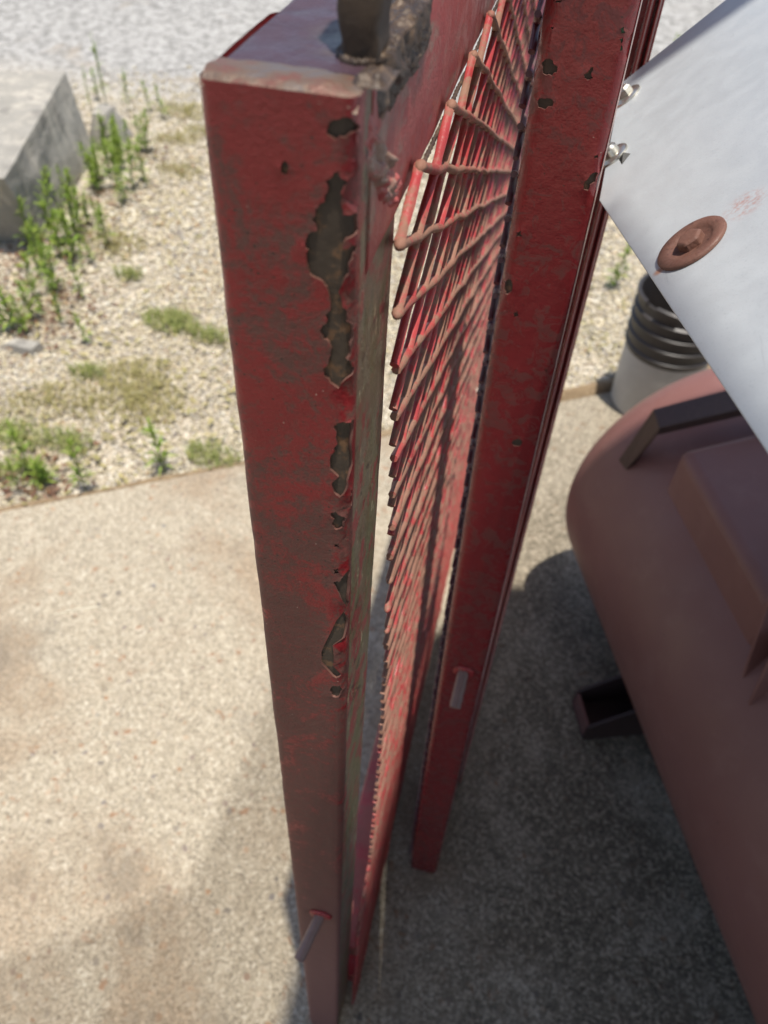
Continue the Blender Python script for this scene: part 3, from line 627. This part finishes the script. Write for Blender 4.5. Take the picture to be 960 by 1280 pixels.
for i, (r_, g_) in enumerate(((.0525, .705), (.0462, .608))):
    p = on_plane(r_, g_); b_ = thing('bolt', ('bright zinc bolt at the sheet edge beside the red post, upper of two', 'bright zinc bolt at the sheet edge beside the red post, lower of two')[i], 'bolt', p, 'zinc bolts along the edge of the sheet')
    mb = MB(); mb.lathe([(.0001, .0028), (.0105, .0026), (.0118, .0016), (.012, .0)], p, Nn, 30); mb.obj('washer', M['steel'], b_, True, angle=40)
    mb = MB(); mb.lathe([(.0001, .0095), (.0045, .0093), (.0062, .0075), (.0068, .0025)], p, Nn, 12 if i else 6); mb.obj('bolt_head', M['steel'], b_, True, angle=30)

# ------------------------------------------------------------------ the brown tank
AZ = -.35645582; A = Vector((math.sin(AZ), math.cos(AZ), 0)); B = Vector((A.y, -A.x, 0)); C0 = Vector((1.0744, 0, .4305)); RT = .363
def tk(s, lat, h): p = C0 + A*s + B*lat; return Vector((p.x, p.y, h))   # along the tank, across it, height
TK = thing('tank', 'brown primer painted cylindrical tank lying on welded feet under the pale sheet', 'tank', tk(0.77, 0.0, -0.17))
mb = MB(); rings = []
GF = 1.534
prof = [(-.62, .05), (-.6, .7), (-.55, .95), (-.48, 1.)] + [(-.4 + .1*i, 1.) for i in range(19)] + [(GF, 1.)] + [(GF + .154*math.sin(e), math.cos(e)) for e in [math.pi/2*i/14 for i in range(1, 14)]] + [(GF + .154, .02)]
mb.ring([[C0 + A*s + B*(RT*k*math.cos(a)) + Vector((0, 0, RT*k*math.sin(a))) for a in [2*math.pi*j/96 for j in range(96)]] for s, k in prof])
mb.obj('shell', M['tank'], TK, True, angle=60)
def tbox(s0, s1, l0, l1, hb, ht0, ht1, name, mat, par, bev):
    mb = MB(); mb.add([tk(s0, l0, hb), tk(s1, l0, hb), tk(s1, l1, hb), tk(s0, l1, hb), tk(s0, l0, ht0), tk(s1, l0, ht0), tk(s1, l1, ht1), tk(s0, l1, ht1)],
        [[0,3,2,1],[4,5,6,7],[0,1,5,4],[1,2,6,5],[2,3,7,6],[3,0,4,7]]); return mb.obj(name, mat, par, True, bev, 30, 5)
tbox(0.9636, 1.3442, -0.2816, 0.11, 0.512, 0.7562, 0.8585, 'mounting_box', M['tank'], TK, .018)
for s_, l_, z0, z1, k_ in ((0.924, -0.3025, 0.6, 0.7925, .064), (0.8833, -0.3091, 0.589, 0.732, .035)):
    mb = MB(); mb.ring([[tk(s_, l_, z0), tk(s_+.006, l_, z0), tk(s_+k_, l_+.004, z1), tk(s_+k_-.006, l_+.004, z1)], [tk(s_, l_+.3, z0), tk(s_+.006, l_+.3, z0), tk(s_+k_, l_+.3, z1+.06), tk(s_+k_-.006, l_+.3, z1+.06)]]); mb.obj('flange', M['tank'], TK, bevel=.001)
mb = MB(); near = [tk(1.4388, -0.314, 0.6138), tk(1.3882, -0.3113, 0.7727), tk(1.3596, -0.1848, 0.8337), tk(1.298, 0.088, 0.919)]; far = [tk(1.4718, -0.3179, 0.6116), tk(1.4366, -0.3064, 0.7782), tk(1.4091, -0.1848, 0.842), tk(1.3486, 0.088, 0.9245)]
out = [Vector((-.012, -.012, -.012)), Vector((.007, .004, -.016)), Vector((.006, .004, -.019)), Vector((.006, .004, -.019))]; th_ = [Vector((.012, .012, -.006))]*1 + [Vector((.002, .002, -.02))]*3
mb.ring([[n_, f_, f_ + t_, n_ + t_] for n_, f_, t_ in zip(near, far, th_)]); mb.obj('strap', M['strap'], TK, bevel=.0015)
# saddle foot: floor plate, end lip and two tapered webs
e0, e1 = Vector((.344, .951, 0)), Vector((.312, 1.047, 0)); inn = Vector((.30, .105, 0))
mb = MB(); mb.ring([[e0, e0 + inn, e1 + inn, e1], [p + Vector((0, 0, .008)) for p in (e0, e0 + inn, e1 + inn, e1)]]); ft = mb.obj('foot', M['dark'], TK, bevel=.001)
for e in (e0, e1):
    t = (e1-e0).normalized()*.007*(1 if e is e0 else -1)
    poly = [e + Vector((0, 0, .0085)), e + inn + Vector((0, 0, .0085)), e + inn + Vector((0, 0, .22)), e + inn*.45 + Vector((0, 0, .15)), e + Vector((0, 0, .06))]
    mb = MB(); mb.ring([poly, [p + t for p in poly]]); mb.obj('web', M['dark'], ft, bevel=.0008)
t = (e1-e0).normalized(); mb = MB(); pl = [e0 + t*.0075, e1 - t*.0075]; i_ = inn.normalized()*.007
mb.ring([[pl[0] + Vector((0,0,.0085)), pl[1] + Vector((0,0,.0085)), pl[1] + Vector((0,0,.056)), pl[0] + Vector((0,0,.056))], [p + i_ for p in (pl[0] + Vector((0,0,.0085)), pl[1] + Vector((0,0,.0085)), pl[1] + Vector((0,0,.056)), pl[0] + Vector((0,0,.056)))]]); mb.obj('end_plate', M['tank'], ft)
def foot_at(ds):
    for o in [ft] + list(ft.children):
        c = o.copy(); COL.objects.link(c)
        if o is ft: c0 = c; c.location = o.location + A*ds
        else: c.parent = c0; 
foot_at(-.9)

# ------------------------------------------------------------------ bucket behind
o = (.508, 2.32, 0); BK = thing('bucket', 'dark ribbed bucket with a broken rim standing behind the brown tank', 'bucket', o)
mb = MB(); mb.lathe([(.001, .004), (.13, .004), (.133, .012), (.141, .225), (.1415, .236)], o, (0, 0, 1), 56); mb.obj('body', M['grey'], BK, True, angle=40)
mb = MB(); pr = [(.1415, .2365), (.143, .25), (.149, .253), (.149, .259), (.1435, .263), (.144, .29), (.151, .294), (.151, .302), (.1445, .306), (.145, .335), (.153, .339), (.153, .347), (.1455, .351), (.146, .378), (.154, .382), (.154, .389), (.1465, .393), (.147, .425), (.1435, .427), (.138, .236), (.128, .014), (.001, .012)]
mb.lathe(pr, o, (0, 0, 1), 64); bc = mb.obj('ribbed_collar', M['bucket'], BK, True, angle=40)
for i0, i1 in ((0, 38), (41, 46), (51, 56), (58, 64)):    # lip with pieces broken off
    mb = MB(); mb.ring([[Vector((o[0] + r_*math.cos(a), o[1] + r_*math.sin(a), z)) for r_, z in ((.1475, .417), (.1555, .419), (.1565, .435), (.15, .439), (.1445, .434))] for a in [2*math.pi*i/64 for i in range(i0, i1+1)]])
    mb.obj('lip', M['bucket'], bc, True, angle=40)

# ------------------------------------------------------------------ concrete block, rubble, loose stones
def rough_block(name, base, topc, z1, res, amp, seed):
    mb = MB(); b = [Vector((*p, -.05)) for p in base]; t = [Vector((*p, z1)) for p in topc]
    bm = bmesh.new(); vs = [bm.verts.new(p) for p in b + t]
    for f in ((0,3,2,1),(4,5,6,7),(0,1,5,4),(1,2,6,5),(2,3,7,6),(3,0,4,7)): bm.faces.new([vs[i] for i in f])
    bmesh.ops.subdivide_edges(bm, edges=bm.edges[:], cuts=res, use_grid_fill=True)
    for v in bm.verts:
        n_ = noise.fractal(v.co*7 + Vector((seed, 0, 0)), 1, 2, 4); m_ = noise.noise(v.co*38)
        v.co += Vector((n_, noise.noise(v.co*6 + Vector((9, seed, 0))), n_*.8))*amp + Vector((m_, m_, m_))*amp*.25
    me = bpy.data.meshes.new(name); bm.to_mesh(me); bm.free(); me.materials.append(M['block'])
    me.polygons.foreach_set('use_smooth', [True]*len(me.polygons)); me.set_sharp_from_angle(angle=R(38))
    o = bpy.data.objects.new(name, me); COL.objects.link(o); return o
tag(rough_block('concrete_block', [(-2.105, 2.76), (-2.28, 3.62), (-3.1, 3.4), (-2.95, 2.55)], [(-2.06, 2.61), (-2.425, 3.76), (-3.1, 3.5), (-2.9, 2.45)], .325, 30, .009, 1),
    'large weathered grey concrete block at left with weeds along its foot', 'concrete block')
tag(rough_block('concrete_rubble', [(-2.2, 3.72), (-2.22, 3.95), (-2.4, 3.92), (-2.36, 3.7)], [(-2.26, 3.76), (-2.28, 3.9), (-2.36, 3.88), (-2.33, 3.74)], .14, 8, .012, 5), 'small grey lump of concrete among weeds past the block end', 'rubble')
tag(rough_block('flat_stone', [(-1.82, 2.0), (-1.8, 2.06), (-1.68, 2.06), (-1.69, 1.99)], [(-1.81, 2.01), (-1.79, 2.05), (-1.69, 2.05), (-1.70, 2.0)], .005, 5, .005, 8), 'flat pale stone lying in the gravel near the left edge', 'stone')
for k, (a, b) in enumerate((((-1.04, .968, .0015), (-.93, 1.022, .0015)),)):
    mb = MB(); mb.tube([a, ((a[0]+b[0])/2, (a[1]+b[1])/2+.004, .003), b], .0013, 5); tag(mb.obj('straw', M['straw']), 'thin pale straw lying on the sunlit concrete floor', 'straw')
mb = MB(); q = Vector((-.05, .75, 1.02)); mb.tube([(-.0505, 1.18, .80), (-.043, 1.16, .795), (-.036, 1.15, .782)], .0011, 5); tag(mb.obj('straw', M['straw']), 'thin pale straw caught on the red mesh', 'straw')

# ------------------------------------------------------------------ weeds
def weed_mesh(seed, bushy):
    rn = random.Random(seed); st = MB(); lf = MB(); lean_ = Vector((rn.uniform(-.12, .12), rn.uniform(-.12, .12), 1))
    st.tube([(0, 0, -.03), lean_*.5 + Vector((.02, 0, 0)), lean_], [.016, .012, .005], 5)
    n = 64 if bushy else 60
    for i in range(n):
        t = rn.uniform(.12, 1.) if not bushy else rn.uniform(.05, .95); a = i*2.4 + rn.uniform(-.4, .4); el = R(rn.uniform(25, 70)) + (t-.5)*.6
        l = (.46 if bushy else .36)*rn.uniform(.5, 1.15)*(1.15-.5*t); wd = l*rn.uniform(.05, .1)
        d = Vector((math.cos(a)*math.cos(el), math.sin(a)*math.cos(el), math.sin(el))); s_ = Vector((-math.sin(a), math.cos(a), 0))*wd; p = lean_*t
        m1 = p + d*l*.45 + Vector((0, 0, .01)); e = p + d*l - Vector((0, 0, .05*l/.2)); dn = Vector((0, 0, wd*.35))
        lf.add([p, m1 - s_ + dn, m1, m1 + s_ + dn, e], [[0, 1, 2], [0, 2, 3], [1, 4, 2], [2, 4, 3]])
    return st, lf
WM = []
for k in range(5):
    st, lf = weed_mesh(20+k, k > 2); a = st.obj('stem', M['stem'], smooth=True); b = lf.obj('leaves', M['leaf'], smooth=False)
    WM.append((a.data, b.data)); bpy.data.objects.remove(a); bpy.data.objects.remove(b)
rn = random.Random(11)
for k in range(44): t = rn.random()**.8; WEEDS.append((-1.86 - .33*t + rn.gauss(0, .07), 2.3 + 1.45*t + rn.gauss(0, .06)))
HT = {0: .2, 1: .16, 2: .15, 3: .3, 4: .24, 5: .2, 6: .24, 25: .36, 26: .22, 27: .16, 35: .13, 36: .1, 41: .2, 42: .12, 43: .16, 44: .12}
for i, (x, y) in enumerate(WEEDS):
    if i < 25 or 31 <= i < 35 or i > 44:
        gp = 'weeds along the concrete block'; tall = HT.get(i, 0) > .19
        where = 'in the brown litter in front of the grey concrete block' if y < 2.45 else 'against the near half of the grey concrete block' if y < 3.0 else 'against the far half of the grey concrete block' if y < 3.5 else 'between the grey concrete block and the small lump of rubble'
        lb = ('bushy broad leaved green weed ' if i in (0, 31, 32) else 'tall upright green weed ' if tall else 'short bright green weed ') + where
    elif i < 31: lb, gp = 'thin green weed behind the far end of the concrete block', 'weeds past the far end of the block'
    elif i < 41: lb, gp = ('bushy green weed, tallest of those at the left end of the floor edge', 'bushy green weed just right of the tallest at the left floor edge', 'low green weed closest to the left end of the floor edge', 'slim green weed among bushy ones at the left floor edge', 'lone upright green weed at the floor edge near the red post', 'thin green weed at the floor edge between the left clump and the lone weed')[i-35], 'weeds along the edge of the concrete floor'
    elif i < 43: lb, gp = ('taller green weed in the gravel between red posts and bucket', 'shorter green weed in the gravel between red posts and bucket')[i-41], 'weeds by the bucket'
    else: lb, gp = 'small green weed far off on the gravel above the pale sheet', 'weeds far off on the gravel'
    t = thing('weed', lb, 'weed', (x, y, -.02), gp); h = HT.get(i, rn.uniform(.13, .22)); h *= .92; wd = h*rn.uniform(.65, 1.15)*(.6 if i in (25, 26) else 1)
    sm, lm = WM[rn.choice((3, 4)) if i in (0, 31, 32, 35, 36) else rn.randrange(3)]
    a = bpy.data.objects.new('stem', sm); b = bpy.data.objects.new('leaves', lm)
    for o in (a, b): COL.objects.link(o); o.parent = t
    t.rotation_euler = (0, 0, rn.uniform(0, 6.3)); t.scale = (wd, wd, h)
def tuft(seed, n, rad, hgt, mat):
    rn = random.Random(seed); mb = MB()
    for _ in range(n):
        r_ = rad*rn.random()**.7; a = rn.uniform(0, 6.3); p = Vector((r_*math.cos(a)*1.25, r_*math.sin(a)*.8, -.012)); b = rn.uniform(0, 6.3); h = hgt*rn.uniform(.5, 1.1)
        d = Vector((math.cos(b), math.sin(b), 0)); s_ = Vector((-d.y, d.x, 0))*.0016; m_ = p + d*h*.3 + Vector((0, 0, h*.75)); e = p + d*h*.95 + Vector((0, 0, h*.85))
        mb.add([p-s_, p+s_, m_+s_, m_-s_, e], [[0, 1, 2, 3], [3, 2, 4]])
    o = mb.obj('blades', mat); me = o.data; bpy.data.objects.remove(o); return me
TM = [tuft(1, 240, .075, .032, M['leaf3']), tuft(2, 300, .12, .028, M['leaf2']), tuft(3, 170, .06, .045, M['leaf3'])]
TL = ['green grass tuft in the middle of three beside the red post', 'green grass tuft touching the red post, rightmost of three', 'green grass tuft, leftmost of the three beside the red post', 'green grass tuft at the left of the yellowed patch',
      'yellowed grass patch right of the small green tuft', 'dry grass at the near right of the yellowed patch', 'dry grass at the near middle of the yellowed patch', 'pale dry grass patch on gravel between the block and the floor edge', 'green grass at the left edge of the photo above the bushy weeds',
      'dry grass farthest back by the top of the red post', 'dry grass beside the red post below the farthest patch', 'dry grass patch left of the red post top near the rubble', 'green grass under the bushy weeds at the left floor edge', 'green grass right of the bushy weeds near the floor edge',
      'green grass tuft by the floor edge beside the red post', 'dry grass in bare gravel beside the upper red post', 'dry grass patch at the foot of the weeds by the block', 'green grass tuft alone below the weeds by the block']
for i, (x, y) in enumerate(TUFTS):
    dry = i in (4, 5, 6, 7, 9, 10, 11, 15, 16)
    o = bpy.data.objects.new('grass_tuft', TM[1] if dry else TM[i % 2*2]); COL.objects.link(o); o.location = (x, y, -.008); o.rotation_euler = (0, 0, rn.uniform(-.5, .5)); s_ = rn.uniform(.8, 1.3); o.scale = (s_, s_, s_)
    tag(o, TL[i], 'grass', 'dry grass patches on the gravel' if dry else 'green grass tufts on the gravel')

# ------------------------------------------------------------------ unseen roof added overhead, its sheets cut to shape the floor's shade
RF = thing('shade_roof', 'unseen corrugated roof added overhead to shade the near end of the floor', 'roof', (-1.5, -2.5, 0))
def shade_panel(edge, back, n=40, mat=M['roof'], rise=.3):                 # ribbed sheet between a front edge and a back edge
    mb = MB(); vs = []; L = len(edge)-1; N = n*L
    for i in range(N+1):
        t = i/N; k = min(int(t*L), L-1); f = Vector((*edge[k], 0)).lerp(Vector((*edge[k+1], 0)), t*L-k); g = Vector((f.x, back, 0))
        for p, z in ((f, 0), (g, rise)): vs.append((p.x, p.y, 3.0 + z + .012*math.sin(i*1.57)))
    mb.add(vs, [[2*i, 2*i+1, 2*i+3, 2*i+2] for i in range(N)]); return mb.obj('shade_sheet', mat, RF)
shade_panel([(-4.2, -2.6), (-2.3, -1.3), (-.495, -.146), (-.195, .06)], -3.4, 40, M['tinted'])
shade_panel([(-.1945, .09), (-.172, .55), (.06, .55)], -3.4, 6, M['tinted'])
shade_panel([(.0605, .02), (.1405, .05)], -3.4, 6)
shade_panel([(.141, .1), (.15, .3), (.166, .367)], -3.4, 3)
shade_panel([(.1665, .36), (.226, .066), (.265, -.1), (.345, -.1)], -3.4, 6)       # cut short so the sun reaches the galvanised sheet
shade_panel([(.17, .78), (.26, .93), (.33, 1.0), (.345, 1.005)], .54, 4, rise=0)
shade_panel([(.3455, 1.005), (.371, 1.012), (.52, 1.06), (.69, 1.1), (.99, 1.22), (4.4, 3.2)], -3.4, 10)
for y, z in ((-.4, 2.93), (-2.4, 3.08), (-3.2, 3.17)):
    mb = MB(); mb.tube([(-2.2 if y < -1.5 else -.2, y, z), (4.2, y, z)], .05, 4); mb.obj('shade_roof_beam', M['dark'], RF)
for x, y in ((3.9, .35), (3.9, -3.2), (-2.2, -3.2)):
    mb = MB(); mb.box((x-.04, y-.04, 0), (x+.04, y+.04, 2.95)); mb.obj('shade_roof_post', M['dark'], RF)
